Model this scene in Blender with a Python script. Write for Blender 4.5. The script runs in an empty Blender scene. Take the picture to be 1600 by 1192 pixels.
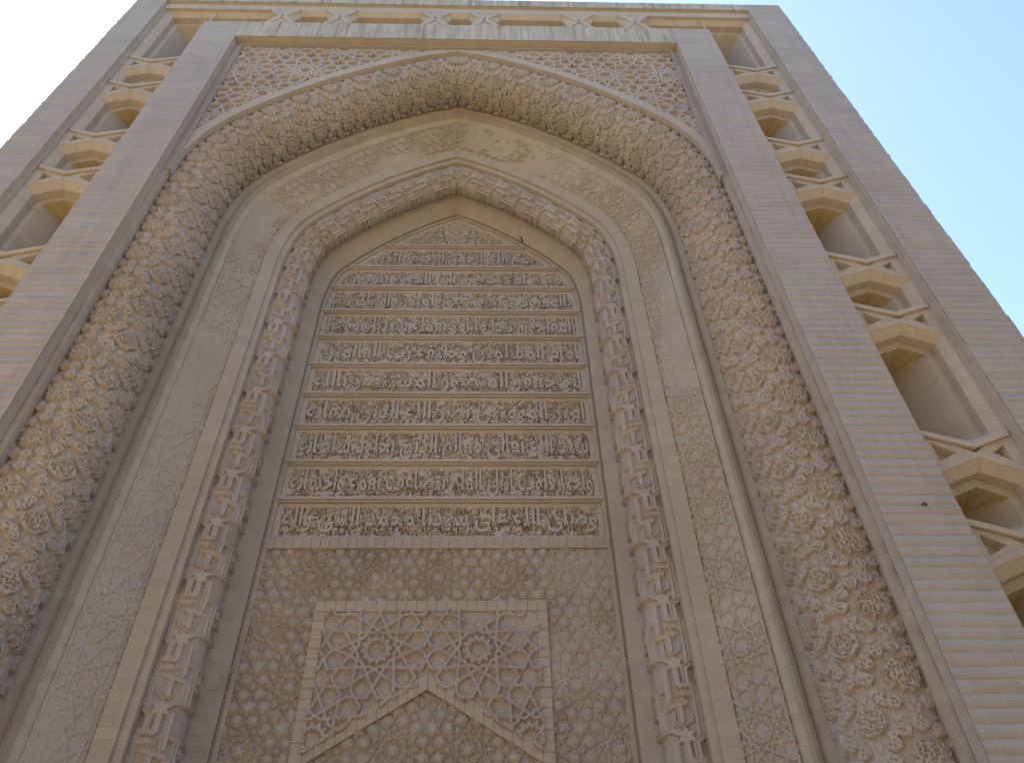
import bpy, math, random
import numpy as np
from mathutils import Matrix, Vector

# ------------------------------------------------------------------ scene, camera, light
S = 4.4            # metres per unit: the plan below is drawn in camera-to-facade distances
H0 = 1.6           # eye height (m); z = 0 of the plan is the eye level
scene = bpy.context.scene
COL = scene.collection
rnd = random.Random(7)

cam_d = bpy.data.cameras.new('camera')
cam_d.sensor_width = 36.0
cam_d.lens = 1250 / 1600 * 36.0
cam_d.clip_start = 0.05
cam_d.clip_end = 3000
cam = bpy.data.objects.new('camera', cam_d)
COL.objects.link(cam)
PITCH, ROLL, YAW = math.radians(46.29), math.radians(-1.51), math.radians(2.39)


def cam_dir(x, y):
    c, s = math.cos(ROLL), math.sin(ROLL)
    x, y = c * x - s * y, s * x + c * y
    fw = math.cos(PITCH) - y * math.sin(PITCH)
    up = math.sin(PITCH) + y * math.cos(PITCH)
    c, s = math.cos(YAW), math.sin(YAW)
    return Vector((c * x + s * fw, -s * x + c * fw, up))


_f = cam_dir(0, 0)
_r = cam_dir(1, 0) - _f
_u = cam_dir(0, 1) - _f
cam.matrix_world = Matrix(((_r.x, _u.x, -_f.x, 0.105 * S), (_r.y, _u.y, -_f.y, -S),
                           (_r.z, _u.z, -_f.z, H0), (0, 0, 0, 1)))
scene.camera = cam

SUN_EL, SUN_AZ = math.radians(49), math.radians(-42)     # azimuth from +Y towards +X
sd = Vector((math.sin(SUN_AZ) * math.cos(SUN_EL), math.cos(SUN_AZ) * math.cos(SUN_EL), math.sin(SUN_EL)))
world = bpy.data.worlds.new('World')
scene.world = world
world.use_nodes = True
wn = world.node_tree.nodes
sky = wn.new('ShaderNodeTexSky')
sky.sky_type = 'NISHITA'
sky.sun_disc = False
sky.sun_elevation = SUN_EL
sky.sun_rotation = SUN_AZ
sky.air_density = 1.0
sky.dust_density = 1.6
sky.ozone_density = 1.0
wn['Background'].inputs['Strength'].default_value = 0.15
tint = wn.new('ShaderNodeMix')                 # clear dry air: a touch more cyan than the model's sky
tint.data_type = 'RGBA'
tint.blend_type = 'MULTIPLY'
tint.inputs[0].default_value = 1.0
tint.inputs[7].default_value = (0.98, 1.03, 1.0, 1)
world.node_tree.links.new(sky.outputs[0], tint.inputs[6])
world.node_tree.links.new(tint.outputs[2], wn['Background'].inputs['Color'])
sun_d = bpy.data.lights.new('sun', 'SUN')
sun_d.energy = 4.4
sun_d.angle = math.radians(0.5)
sun_d.color = (1.0, 0.93, 0.82)
sun = bpy.data.objects.new('sun', sun_d)
COL.objects.link(sun)
sun.rotation_euler = (-sd).to_track_quat('-Z', 'Y').to_euler()
scene.view_settings.view_transform = 'Standard'
scene.view_settings.look = 'None'
scene.view_settings.exposure = 1.62
scene.view_settings.gamma = 1
scene.cycles.use_denoising = True
scene.cycles.diffuse_bounces = 5
scene.cycles.max_bounces = 8


# ------------------------------------------------------------------ materials
def stone(name, c1, c2, brick=None, mortar=None, grain=0.35, blotch=0.5, streak=0.0, bump=0.25, rough=0.9, fili=0.0):
    m = bpy.data.materials.new(name)
    m.use_nodes = True
    nt = m.node_tree
    N, L = nt.nodes, nt.links
    bs = N['Principled BSDF']
    bs.inputs['Roughness'].default_value = rough
    bs.inputs['Specular IOR Level'].default_value = 0.15
    tc = N.new('ShaderNodeTexCoord')

    def noise(scale, detail, rough_=0.6, vec=None):
        n = N.new('ShaderNodeTexNoise')
        n.inputs['Scale'].default_value = scale
        n.inputs['Detail'].default_value = detail
        n.inputs['Roughness'].default_value = rough_
        L.new(vec or tc.outputs['Object'], n.inputs['Vector'])
        return n.outputs['Fac']

    def mix(a, b, fac, mode='MIX'):
        x = N.new('ShaderNodeMix')
        x.data_type = 'RGBA'
        x.blend_type = mode
        for s_, v in ((6, a), (7, b), (0, fac)):
            if hasattr(v, 'is_linked'):
                L.new(v, x.inputs[s_])
            else:
                x.inputs[s_].default_value = (*v, 1) if isinstance(v, tuple) else v
        return x.outputs[2]

    def ramp(v, a, b, lo=0.0, hi=1.0):
        r = N.new('ShaderNodeMapRange')
        r.inputs[1].default_value, r.inputs[2].default_value = a, b
        r.inputs[3].default_value, r.inputs[4].default_value = lo, hi
        L.new(v, r.inputs[0])
        return r.outputs[0]

    bumps = []
    if brick:
        b = N.new('ShaderNodeTexBrick')
        b.inputs['Scale'].default_value = 1.0
        b.inputs['Brick Width'].default_value = brick[0]
        b.inputs['Row Height'].default_value = brick[1]
        b.inputs['Mortar Size'].default_value = brick[1] * 0.035
        b.inputs['Mortar Smooth'].default_value = 0.4
        b.inputs['Color1'].default_value = (*c1, 1)
        b.inputs['Color2'].default_value = (*c2, 1)
        b.inputs['Mortar'].default_value = (*(mortar or tuple(min(1, v * 1.15) for v in c1)), 1)
        b.offset_frequency = 2
        L.new(tc.outputs['UV'], b.inputs['Vector'])
        col = b.outputs['Color']
        bumps.append((b.outputs['Fac'], -0.0015))
    else:
        col = mix(c1, c2, ramp(noise(0.9, 5), 0.35, 0.65))
    # broad weathering, patches and grain
    dark = tuple(v * 0.66 for v in c2)
    pale = (min(1, c1[0] * 1.22), min(1, c1[1] * 1.24), min(1, c1[2] * 1.32))
    col = mix(col, dark, ramp(noise(0.55, 8, 0.68), 0.50, 0.74, 0, blotch))
    col = mix(col, pale, ramp(noise(1.3, 8, 0.72), 0.54, 0.76, 0, blotch))
    col = mix(col, (c1[0] * 0.95, c1[1] * 0.82, c1[2] * 0.72), ramp(noise(3.7, 6, 0.7), 0.55, 0.75, 0, 0.6 * blotch))
    if streak:
        mp = N.new('ShaderNodeMapping')
        mp.inputs['Scale'].default_value = (9, 9, 0.35)
        L.new(tc.outputs['Object'], mp.inputs['Vector'])
        col = mix(col, tuple(v * 0.36 for v in c2), ramp(noise(1.0, 6, 0.7, mp.outputs[0]), 0.50, 0.70, 0, streak))
    fine = noise(55, 6, 0.75)
    col = mix(col, (0.05, 0.04, 0.03), ramp(fine, 0.60, 0.78, 0, grain))
    L.new(col, bs.inputs['Base Color'])
    bumps += [(fine, 0.003 * bump * 4), (noise(14, 6, 0.7), 0.012 * bump * 2)]
    if fili:                                        # tiny cut foliage that covers every carved piece
        for sc, dd in ((40, 1.0),):
            vo = N.new('ShaderNodeTexVoronoi')
            vo.feature = 'DISTANCE_TO_EDGE'
            vo.inputs['Scale'].default_value = sc
            vo.inputs['Randomness'].default_value = 1.0
            wv = N.new('ShaderNodeVectorMath')
            wv.operation = 'MULTIPLY_ADD'
            nz = N.new('ShaderNodeTexNoise')
            nz.inputs['Scale'].default_value = 9
            L.new(tc.outputs['Object'], nz.inputs['Vector'])
            L.new(nz.outputs['Color'], wv.inputs[0])
            wv.inputs[1].default_value = (0.12, 0.12, 0.12)
            L.new(tc.outputs['Object'], wv.inputs[2])
            L.new(wv.outputs[0], vo.inputs['Vector'])
            bumps.append((ramp(vo.outputs['Distance'], 0.04, 0.20), -fili * dd))
    last = None
    for v, dist in bumps:
        bn = N.new('ShaderNodeBump')
        bn.inputs['Strength'].default_value = 1.0
        bn.inputs['Distance'].default_value = abs(dist)
        bn.invert = dist < 0
        L.new(v, bn.inputs['Height'])
        if last:
            L.new(last, bn.inputs['Normal'])
        last = bn.outputs[0]
    L.new(last, bs.inputs['Normal'])
    return m


CH = 0.0845                                   # brick course (m)
M_FACE = stone('brick_face', (0.350, 0.316, 0.308), (0.320, 0.287, 0.278), (0.31, CH), (0.432, 0.400, 0.385), streak=0.25)
M_TOP = stone('brick_top', (0.420, 0.375, 0.327), (0.346, 0.306, 0.264), (0.31, CH), (0.470, 0.429, 0.375), streak=0.85)
M_REV = stone('brick_reveal', (0.384, 0.335, 0.295), (0.351, 0.302, 0.264), (0.27, CH), (0.365, 0.315, 0.277), blotch=0.5)
M_NICHE = stone('brick_niche', (0.399, 0.347, 0.306), (0.365, 0.315, 0.274), (0.27, CH), (0.432, 0.384, 0.347), blotch=0.4)
M_TERRA = stone('carved_terracotta', (0.392, 0.346, 0.328), (0.347, 0.304, 0.287), blotch=0.5, fili=0.0016)
M_BAND = stone('carved_plaster_band', (0.399, 0.356, 0.333), (0.347, 0.304, 0.282), blotch=0.6, fili=0.0016)
M_INSC = stone('carved_inscription', (0.408, 0.362, 0.333), (0.372, 0.326, 0.297), blotch=0.3, fili=0.0012)
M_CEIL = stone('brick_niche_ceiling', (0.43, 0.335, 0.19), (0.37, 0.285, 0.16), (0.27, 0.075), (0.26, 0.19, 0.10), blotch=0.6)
M_GROUND = stone('pale_paving', (0.60, 0.45, 0.22), (0.53, 0.40, 0.19), (0.6, 0.6), blotch=0.4)
M_IRON = stone('dark_iron', (0.05, 0.045, 0.045), (0.04, 0.035, 0.035), grain=0.1, blotch=0.1, rough=0.6)


# ------------------------------------------------------------------ mesh helpers (plan units -> metres)
def W(x, y, z):
    return (x * S, y * S, H0 + z * S)


def link(name, me, mat, parent):
    me.materials.append(mat)
    o = bpy.data.objects.new(name, me)
    COL.objects.link(o)
    if parent is not None:
        o.parent = parent
    return o


def grids(name, parts, mat, parent, smooth=True):
    """parts: list of (X,Y,Z,U,V,mask) arrays in plan units (U,V metres) joined into one mesh."""
    vs, fs, us = [], [], []
    off = 0
    for X, Y, Z, U, V, mask in parts:
        r, c = X.shape
        vs.append(np.stack([X * S, Y * S, H0 + Z * S], -1).reshape(-1, 3))
        us.append(np.stack([U, V], -1).reshape(-1, 2))
        i = np.arange(r * c).reshape(r, c)
        q = np.stack([i[:-1, :-1], i[:-1, 1:], i[1:, 1:], i[1:, :-1]], -1).reshape(-1, 4)
        if mask is None:                               # drop faces squeezed flat on the axis
            ax_ = np.abs(X)
            mask = np.maximum(np.maximum(ax_[:-1, :-1], ax_[:-1, 1:]), np.maximum(ax_[1:, 1:], ax_[1:, :-1])) > 1e-6
        if mask is not None:
            q = q[mask.reshape(-1)]
        fs.append(q + off)
        off += r * c
    v = np.concatenate(vs).astype(np.float32)
    q = np.concatenate(fs).astype(np.int32)
    uv = np.concatenate(us).astype(np.float32)
    me = bpy.data.meshes.new(name)
    me.vertices.add(len(v))
    me.vertices.foreach_set('co', v.ravel())
    me.loops.add(q.size)
    me.loops.foreach_set('vertex_index', q.ravel())
    me.polygons.add(len(q))
    me.polygons.foreach_set('loop_start', np.arange(0, q.size, 4, dtype=np.int32))
    me.polygons.foreach_set('loop_total', np.full(len(q), 4, np.int32))
    ul = me.uv_layers.new(name='UVMap')
    ul.data.foreach_set('uv', uv[q.ravel()].ravel())
    if smooth:
        me.polygons.foreach_set('use_smooth', np.ones(len(q), bool))
    me.update()
    me.validate()
    return link(name, me, mat, parent)


class MB:
    """collects flat faces (plan units) with metre UVs and makes ONE mesh"""

    def __init__(self):
        self.v, self.f, self.uv = [], [], []

    def face(self, pts, uv=None):
        k = len(self.v)
        self.v += [W(*p) for p in pts]
        self.f.append(list(range(k, k + len(pts))))
        if uv is None:
            w = [Vector(W(*p)) for p in pts]
            n = Vector((0, 0, 0))
            for i in range(len(w)):
                a, b = w[i], w[(i + 1) % len(w)]
                n += Vector(((a.y - b.y) * (a.z + b.z), (a.z - b.z) * (a.x + b.x), (a.x - b.x) * (a.y + b.y)))
            ax = max(range(3), key=lambda i: abs(n[i]))
            uv = [{0: (p.y, p.z - H0), 1: (p.x, p.z - H0), 2: (p.y, p.x)}[ax] for p in w]
        self.uv += uv

    def box(self, x0, x1, y0, y1, z0, z1):
        p = lambda a, b, c: ((x0, x1)[a], (y0, y1)[b], (z0, z1)[c])
        for q in (((0, 0, 0), (1, 0, 0), (1, 0, 1), (0, 0, 1)), ((1, 1, 0), (0, 1, 0), (0, 1, 1), (1, 1, 1)),
                  ((0, 1, 0), (0, 0, 0), (0, 0, 1), (0, 1, 1)), ((1, 0, 0), (1, 1, 0), (1, 1, 1), (1, 0, 1)),
                  ((0, 0, 1), (1, 0, 1), (1, 1, 1), (0, 1, 1)), ((0, 1, 0), (1, 1, 0), (1, 0, 0), (0, 0, 0))):
            self.face([p(*i) for i in q])

    def prism(self, poly, y0, y1, bevel=0.0):
        """poly: (x,z) counter-clockwise seen from the front; y0 front, y1 back"""
        top = offset_poly(poly, bevel) if bevel else poly
        self.face([(x, y0, z) for x, z in top])
        n = len(poly)
        for i in range(n):
            j = (i + 1) % n
            if bevel:
                self.face([(top[i][0], y0, top[i][1]), (poly[i][0], y0 + bevel, poly[i][1]),
                           (poly[j][0], y0 + bevel, poly[j][1]), (top[j][0], y0, top[j][1])])
            self.face([(poly[i][0], y0 + bevel, poly[i][1]), (poly[i][0], y1, poly[i][1]),
                       (poly[j][0], y1, poly[j][1]), (poly[j][0], y0 + bevel, poly[j][1])])

    def build(self, name, mat, parent):
        me = bpy.data.meshes.new(name)
        me.from_pydata(self.v, [], self.f)
        ul = me.uv_layers.new(name='UVMap')
        ul.data.foreach_set('uv', np.array(self.uv, np.float32).ravel())
        me.update()
        return link(name, me, mat, parent)


def offset_poly(poly, d):
    """mitred inward offset of a counter-clockwise (x,z) polygon"""
    n = len(poly)
    out = []
    for i in range(n):
        p0, p1, p2 = np.array(poly[i - 1]), np.array(poly[i]), np.array(poly[(i + 1) % n])
        e0 = (p1 - p0) / np.linalg.norm(p1 - p0)
        e1 = (p2 - p1) / np.linalg.norm(p2 - p1)
        n0, n1 = np.array((-e0[1], e0[0])), np.array((-e1[1], e1[0]))
        m = n0 + n1
        out.append(tuple(p1 + m * (d / max(0.15, (m @ m) / 2))))
    return out


def sm(a, b, x):
    t = np.clip((x - a) / (b - a), 0, 1)
    return t * t * (3 - 2 * t)


# ------------------------------------------------------------------ noise, rasters, patterns
def vnoise(x, y, seed=0):
    g = np.random.default_rng(seed).random((97, 101)).astype(np.float32)
    xi, yi = np.floor(x).astype(int), np.floor(y).astype(int)
    fx, fy = x - xi, y - yi
    fx = fx * fx * fx * (fx * (fx * 6 - 15) + 10)
    fy = fy * fy * fy * (fy * (fy * 6 - 15) + 10)
    a, b = g[xi % 97, yi % 101], g[(xi + 1) % 97, yi % 101]
    c, d = g[xi % 97, (yi + 1) % 101], g[(xi + 1) % 97, (yi + 1) % 101]
    return (a * (1 - fx) + b * fx) * (1 - fy) + (c * (1 - fx) + d * fx) * fy


def fbm(x, y, seed=0, o=4):
    s, a, t = 0, 0.5, 0
    for i in range(o):
        s = s + a * vnoise(x * 2 ** i + 13.7 * i, y * 2 ** i + 7.1 * i, seed + i)
        t += a
        a *= 0.55
    return s / t


def lace(x, y, f, seed=0):
    """curling vine-like relief, 1 on the stems and 0 in the cut ground; f = stems per metre"""
    n = vnoise(x * f, y * f, seed) + 0.45 * vnoise(x * f * 2.1 + 5, y * f * 2.1, seed + 3)
    n2 = vnoise(x * f * 0.9 + 31, y * f * 0.9 + 17, seed + 8)
    a = np.abs(n * 3.1 % 1 - 0.5) * 2
    b = np.abs(n2 * 3.3 % 1 - 0.5) * 2
    return np.maximum(sm(0.36, 0.60, a), sm(0.58, 0.80, b))


def holes(x, y, p, seed):
    """distance to the nearest drill hole of a jittered grid, p apart"""
    t = np.random.default_rng(seed).random((2, 8192)).astype(np.float32)
    i, j = np.floor(x / p).astype(np.int64), np.floor(y / p).astype(np.int64)
    best = np.full(x.shape, 9.0, np.float32)
    for di in (-1, 0, 1):
        for dj in (-1, 0, 1):
            a, b = i + di, j + dj
            k = (a * 73 + b * 1931) % 8192
            best = np.minimum(best, np.hypot((a + .5 + (t[0, k] - .5) * .7) * p - x, (b + .5 + (t[1, k] - .5) * .7) * p - y))
    return best


class Raster:
    def __init__(self, x0, x1, y0, y1, res):
        self.x = np.arange(x0, x1 + res, res, dtype=np.float32)
        self.y = np.arange(y0, y1 + res, res, dtype=np.float32)
        self.res = res
        self.X, self.Y = np.meshgrid(self.x, self.y)

    def win(self, xa, xb, ya, yb):
        i0, i1 = np.searchsorted(self.y, ya), np.searchsorted(self.y, yb)
        j0, j1 = np.searchsorted(self.x, xa), np.searchsorted(self.x, xb)
        return slice(i0, i1), slice(j0, j1)

    def segs(self, segs, m):
        D = np.full(self.X.shape, m, np.float32)
        for x0, y0, x1, y1 in segs:
            w = self.win(min(x0, x1) - m, max(x0, x1) + m, min(y0, y1) - m, max(y0, y1) + m)
            X, Y = self.X[w], self.Y[w]
            if X.size == 0:
                continue
            dx, dy = x1 - x0, y1 - y0
            t = np.clip(((X - x0) * dx + (Y - y0) * dy) / (dx * dx + dy * dy + 1e-12), 0, 1)
            D[w] = np.minimum(D[w], np.hypot(X - x0 - t * dx, Y - y0 - t * dy))
        return D

    def polys(self, polys, m):
        """signed distance (+ inside) to the union of polygons"""
        D = np.full(self.X.shape, -m, np.float32)
        for P in polys:
            P = np.asarray(P)
            w = self.win(P[:, 0].min() - m, P[:, 0].max() + m, P[:, 1].min() - m, P[:, 1].max() + m)
            X, Y = self.X[w], self.Y[w]
            if X.size == 0:
                continue
            d = np.full(X.shape, 9.0, np.float32)
            ins = np.zeros(X.shape, bool)
            for i in range(len(P)):
                (xa, ya), (xb, yb) = P[i - 1], P[i]
                dx, dy = xb - xa, yb - ya
                t = np.clip(((X - xa) * dx + (Y - ya) * dy) / (dx * dx + dy * dy + 1e-12), 0, 1)
                d = np.minimum(d, np.hypot(X - xa - t * dx, Y - ya - t * dy))
                if abs(dy) > 1e-9:
                    c = ((ya > Y) != (yb > Y)) & (X < dx * (Y - ya) / dy + xa)
                    ins ^= c
            D[w] = np.maximum(D[w], np.where(ins, d, -d))
        return D

    def voronoi(self, seeds, m):
        F1 = np.full(self.X.shape, m, np.float32)
        F2 = np.full(self.X.shape, m, np.float32)
        ID = np.zeros(self.X.shape, np.int32)
        for k, (sx, sy) in enumerate(seeds):
            w = self.win(sx - m, sx + m, sy - m, sy + m)
            d = np.hypot(self.X[w] - sx, self.Y[w] - sy)
            f1, f2, idd = F1[w], F2[w], ID[w]
            near = d < f1
            F2[w] = np.where(near, f1, np.minimum(f2, d))
            ID[w] = np.where(near, k, idd)
            F1[w] = np.where(near, d, f1)
        return F1, F2, ID

    def sample(self, A, x, y):
        u = np.clip((x - self.x[0]) / self.res, 0, len(self.x) - 1.001)
        v = np.clip((y - self.y[0]) / self.res, 0, len(self.y) - 1.001)
        j, i = u.astype(int), v.astype(int)
        fu, fv = u - j, v - i
        return ((A[i, j] * (1 - fu) + A[i, j + 1] * fu) * (1 - fv)
                + (A[i + 1, j] * (1 - fu) + A[i + 1, j + 1] * fu) * fv)


def star(cx, cy, n, R, r, rot=0.0):
    return [(cx + (R, r)[k % 2] * math.cos(rot + math.pi * k / n), cy + (R, r)[k % 2] * math.sin(rot + math.pi * k / n))
            for k in range(2 * n)]


def ngon(cx, cy, n, R, rot=0.0):
    return [(cx + R * math.cos(rot + 2 * math.pi * k / n), cy + R * math.sin(rot + 2 * math.pi * k / n)) for k in range(n)]


def hankin(x0, x1, y0, y1, d, ox, oy, theta=66):
    """strap lines of a 12-6-4 star pattern, star centres d apart, one of them at (ox,oy)"""
    th = math.radians(theta)
    segs = []
    a12 = d / 4.732 * 1.866
    e = d / 4.732

    def motif(cx, cy, n, ap, rot, ext=False):
        for k in range(n):
            al = rot + 2 * math.pi * k / n
            rx, ry = math.cos(al), math.sin(al)
            for sg in (1, -1):
                def hit(mult):
                    tn = math.tan(mult * math.pi / n)
                    t = ap * tn / (math.cos(th) + math.sin(th) * tn)
                    lx, ly = ap - math.sin(th) * t, sg * math.cos(th) * t
                    return cx + lx * rx - ly * ry, cy + lx * ry + ly * rx
                m = (cx + ap * rx, cy + ap * ry)
                h = hit(3 if ext else 1)
                segs.append((*m, *h))

    for i in range(-40, 41):
        for j in range(-40, 41):
            cx, cy = ox + d * (i + j * 0.5), oy + d * j * 0.8660254
            if not (x0 - d < cx < x1 + d and y0 - d < cy < y1 + d):
                continue
            motif(cx, cy, 12, a12, 0, True)
            q = star(cx, cy, 12, a12 * .36, a12 * .23, 0.13)
            segs += [(*q[k - 1], *q[k]) for k in range(24)]
            for k in range(3):
                al = k * math.pi / 3
                motif(cx + d / 2 * math.cos(al), cy + d / 2 * math.sin(al), 4, e / 2, al)
            for al in (math.pi / 6, math.pi / 2):
                rr = d / math.sqrt(3)
                motif(cx + rr * math.cos(al), cy + rr * math.sin(al), 6, e * 0.8660254, math.pi / 6)
    return segs


# ------------------------------------------------------------------ the arch line
_sn = [0, .2, .4, .6, .78, .95, 1.18]
_th = [0.3026, 0.5371, 0.6832, 0.8163, 0.947, 1.316, math.pi / 2]
_ds = 0.001
_s = np.arange(0, 3.2, _ds)
_t = np.interp(_s, _sn, _th)
_px = np.concatenate([[0], np.cumsum((np.cos(_t[1:]) + np.cos(_t[:-1])) / 2 * _ds)])
_pz = 2.632 - np.concatenate([[0], np.cumsum((np.sin(_t[1:]) + np.sin(_t[:-1])) / 2 * _ds)])
_b = np.arange(-0.5, 0, _ds)                       # straight run-on before the apex, for outward offsets
_s = np.concatenate([_b, _s])
_t = np.concatenate([np.full(len(_b), _th[0]), _t])
_px = np.concatenate([_b * math.cos(_th[0]), _px])
_pz = np.concatenate([2.632 - _b * math.sin(_th[0]), _pz])
_ng = np.linspace(-0.06, 0.5, 281)
_s0 = np.array([np.interp(0.0, (_px - n * np.sin(_t)), _s) for n in _ng])   # arc length where each offset meets the axis


def arch_pt(s, n):
    s = np.maximum(s, np.interp(n, _ng, _s0))
    th = np.interp(s, _s, _t)
    return np.interp(s, _s, _px) - n * np.sin(th), np.interp(s, _s, _pz) - n * np.cos(th), s


def arch_z(x, n):
    """height of the offset curve n over abscissa |x|"""
    s = np.arange(np.interp(n, _ng, _s0), 3.1, 0.002)
    X, Z, _ = arch_pt(s, n)
    X = np.maximum.accumulate(X + np.arange(len(X)) * 1e-9)
    return np.interp(np.abs(x), X, Z)


def arch_halfwidth(z, n):
    s = np.arange(np.interp(n, _ng, _s0), 3.1, 0.002)
    X, Z, _ = arch_pt(s, n)
    return np.interp(-z, -Z, X)


ZB = 0.12                                        # carved work is modelled down to here; plain socle below


def s_for_z(z):
    return float(np.interp(-z, -_pz, _s))


def densify(prof, step):
    out = []
    for (n0, y0), (n1, y1) in zip(prof[:-1], prof[1:]):
        k = max(1, int(math.ceil(math.hypot(n1 - n0, y1 - y0) / step)))
        out += [(n0 + (n1 - n0) * i / k, y0 + (y1 - y0) * i / k) for i in range(k)]
    return np.array(out + [prof[-1]])


def sweep(n, y, nn, ny, a, side, ds, h=None, zb=ZB, clampx=None, smin=-0.02):
    """grid swept along one half of the arch; n,y profile, nn,ny its normal, a metres across; h(a,s,side) relief in metres"""
    s = np.arange(smin, s_for_z(zb), ds)
    A, SS = np.meshgrid(a, s, indexing='ij')
    Nn, Yy = np.meshgrid(n, s, indexing='ij')[0], np.meshgrid(y, s, indexing='ij')[0]
    if h is not None:
        hh = h(A, SS * S, side) / S
        k = int(np.searchsorted(s, 0.42))              # both halves meet at one height on the axis
        wgt = 0.5 * (1 - sm(0.0, 0.03, SS[:, :k] - np.interp(Nn[:, :k], _ng, _s0)))
        hh[:, :k] = hh[:, :k] * (1 - wgt) + wgt * h(A[:, :k], SS[:, :k] * S, -side) / S
        Nn = Nn + hh * np.asarray(nn)[:, None]
        Yy = Yy + hh * np.asarray(ny)[:, None]
    X, Z, _ = arch_pt(SS, Nn)
    if clampx:
        X = np.minimum(X, clampx)
    # courses run across the profile: V follows the arch
    if side > 0:
        return (X[::-1], Yy[::-1], Z[::-1], A[::-1], (-SS * S)[::-1], None)
    return (-X, Yy, Z, A, -SS * S, None)


def flat_sweep(name, prof, mat, parent, step=0.012, ds=0.012, rough=0.0015, seed=1, clampx=None, zb=ZB, chip=0.0):
    """plain moulding: polyline profile, hard arrises kept by separate strips"""
    parts = []
    for side in (1, -1):
        a0 = 0.0
        for k in range(len(prof) - 1):
            p = densify(prof[k:k + 2], step)
            d = np.array(prof[k + 1]) - np.array(prof[k])
            ln = np.hypot(*d)
            nn, ny = d[1] / ln, -d[0] / ln
            a = a0 + np.hypot(p[:, 0] - p[0, 0], p[:, 1] - p[0, 1]) * S

            def h(A, SS, sd, a0=a0, ln=ln):
                # course joints cut across, slight unevenness, edge kept closed
                r = (fbm(A * 9 + 40 * sd + seed, SS * 9, seed, 3) - 0.5) * 2 * rough * S
                j = np.floor(SS / CH)
                r = r + (np.random.default_rng(seed).random(4096)[(j.astype(int) + 700 * (sd > 0)) % 4096] - 0.5) * 0.0022
                r = r - chip * sm(0.62, 0.8, fbm(A * 4 + 7 * sd, SS * 3.3, seed + 5, 4))
                return r * sm(0.0, 0.016, np.minimum(A - a0, a0 + ln * S - A))
            parts.append(sweep(p[:, 0], p[:, 1], np.full(len(p), nn), np.full(len(p), ny), a, side, ds, h, zb, clampx))
            a0 += ln * S
    return grids(name, parts, mat, parent)


# ------------------------------------------------------------------ brick faces with real joints
def brick_face(fr, u0, u1, v0, v1, depth_seed, cols=0.03, ragged=(0, 0), jv=0.0):
    """a brick skin: courses stack along v (plan units), fr(u, v, out_m) -> (x,y,z) arrays. Joints are cut 8 mm."""
    ch = CH / S
    k0, k1 = math.floor((v0 - jv) / ch), math.ceil((v1 - jv) / ch)
    vs, lev, cid = [], [], []
    for k in range(k0, k1):
        b = jv + k * ch
        for f, l in ((0.0, 1), (0.045, 1), (0.075, 0), (0.975, 0)):
            v = b + f * ch
            if v0 <= v <= v1:
                vs.append(v); lev.append(l); cid.append(k)
    vs = np.array([v0] + vs + [v1]); lev = np.array([0] + lev + [0]); cid = np.array([cid[0]] + cid + [cid[-1]])
    nu = max(2, int((u1 - u0) * S / cols) + 1)
    us = np.linspace(u0, u1, nu)
    V, U = np.meshgrid(vs, us, indexing='ij')
    C = np.broadcast_to(cid[:, None], U.shape)
    L = np.broadcast_to(lev[:, None], U.shape)
    rg = np.random.default_rng(depth_seed)
    tab = rg.random(65536)
    bi = np.floor(U * S / 0.31 + (C % 2) * 0.5 + 100).astype(int)
    pb = (tab[(bi * 131 + C * 7919) % 65536] - 0.5) * 0.003
    out = pb + (fbm(U * S * 6, V * S * 6, depth_seed, 3) - 0.5) * 0.004
    jt = 0.0022 * (0.35 + 0.9 * fbm(U * S * 1.7, V * S * 2.5, depth_seed + 2, 3)) * 1.6
    out = np.where(L == 1, out - jt, out)
    U = U.copy()
    rag = (tab[(C * 53 + 11) % 65536] - 0.5)
    U[:, -1] += rag[:, -1] * ragged[1] / S
    U[:, 0] += (tab[(C[:, 0] * 71 + 3) % 65536] - 0.5) * ragged[0] / S
    x, y, z = fr(U, V, out / S)
    return (x, y, z, U * S, (V - jv) * S, None)


def face_v(y0=0.0):      # front faces, horizontal courses
    return lambda U, V, o: (U, y0 - o, V)


def face_h(y0=0.0):      # front faces, courses standing upright (stack along x)
    return lambda U, V, o: (V, y0 - o, U)


# ------------------------------------------------------------------ the gateway and its parts
gate = bpy.data.objects.new('gateway', None)
COL.objects.link(gate)
gate['label'] = 'tall shaded sand-coloured brick gateway with a deep pointed arch, carved mouldings and inscription rows'
gate['category'] = 'gateway'

XR, XL = 1.155, -1.134           # outer corners
XP = 1.03                        # outer pier, inner edge
XB0, XB1 = 0.72, 0.85            # inner border
ZT, ZC = 3.034, 2.975            # top of wall, cornice underside
ZF, ZI = 2.662, 2.788             # frame top, inner border top
ZG = -H0 / S                     # ground
DEP = 0.9                        # thickness of the gateway behind the front
YC = 0.021                        # niche channel depth

# outer pier: brick skin and the mass behind it
for prt in (brick_face(face_v(), XP, XR, ZG, ZT, 11, ragged=(0.0, 0.014)),
            brick_face(face_v(), XL, -XP, ZG, ZT, 12, ragged=(0.014, 0.0))):
    grids('outer_pier', [prt], M_FACE, gate, smooth=False)
parts = [brick_face(face_h(), ZC, ZT, -XP, XP, 13, cols=0.02)]
t_ = parts[0]
parts = [tuple(a[:, ::-1] if a is not None else None for a in t_)]
grids('top_border', parts, M_TOP, gate, smooth=False)
mb = MB()
yb = 0.004
mb.face([(XR, yb, ZG), (XR, DEP, ZG), (XR, DEP, ZT), (XR, yb, ZT)])
mb.face([(XL, DEP, ZG), (XL, yb, ZG), (XL, yb, ZT), (XL, DEP, ZT)])
mb.face([(XL, yb, ZT), (XR, yb, ZT), (XR, DEP, ZT), (XL, DEP, ZT)])
mb.face([(XR, DEP, ZG), (XL, DEP, ZG), (XL, DEP, ZT), (XR, DEP, ZT)])
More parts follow.
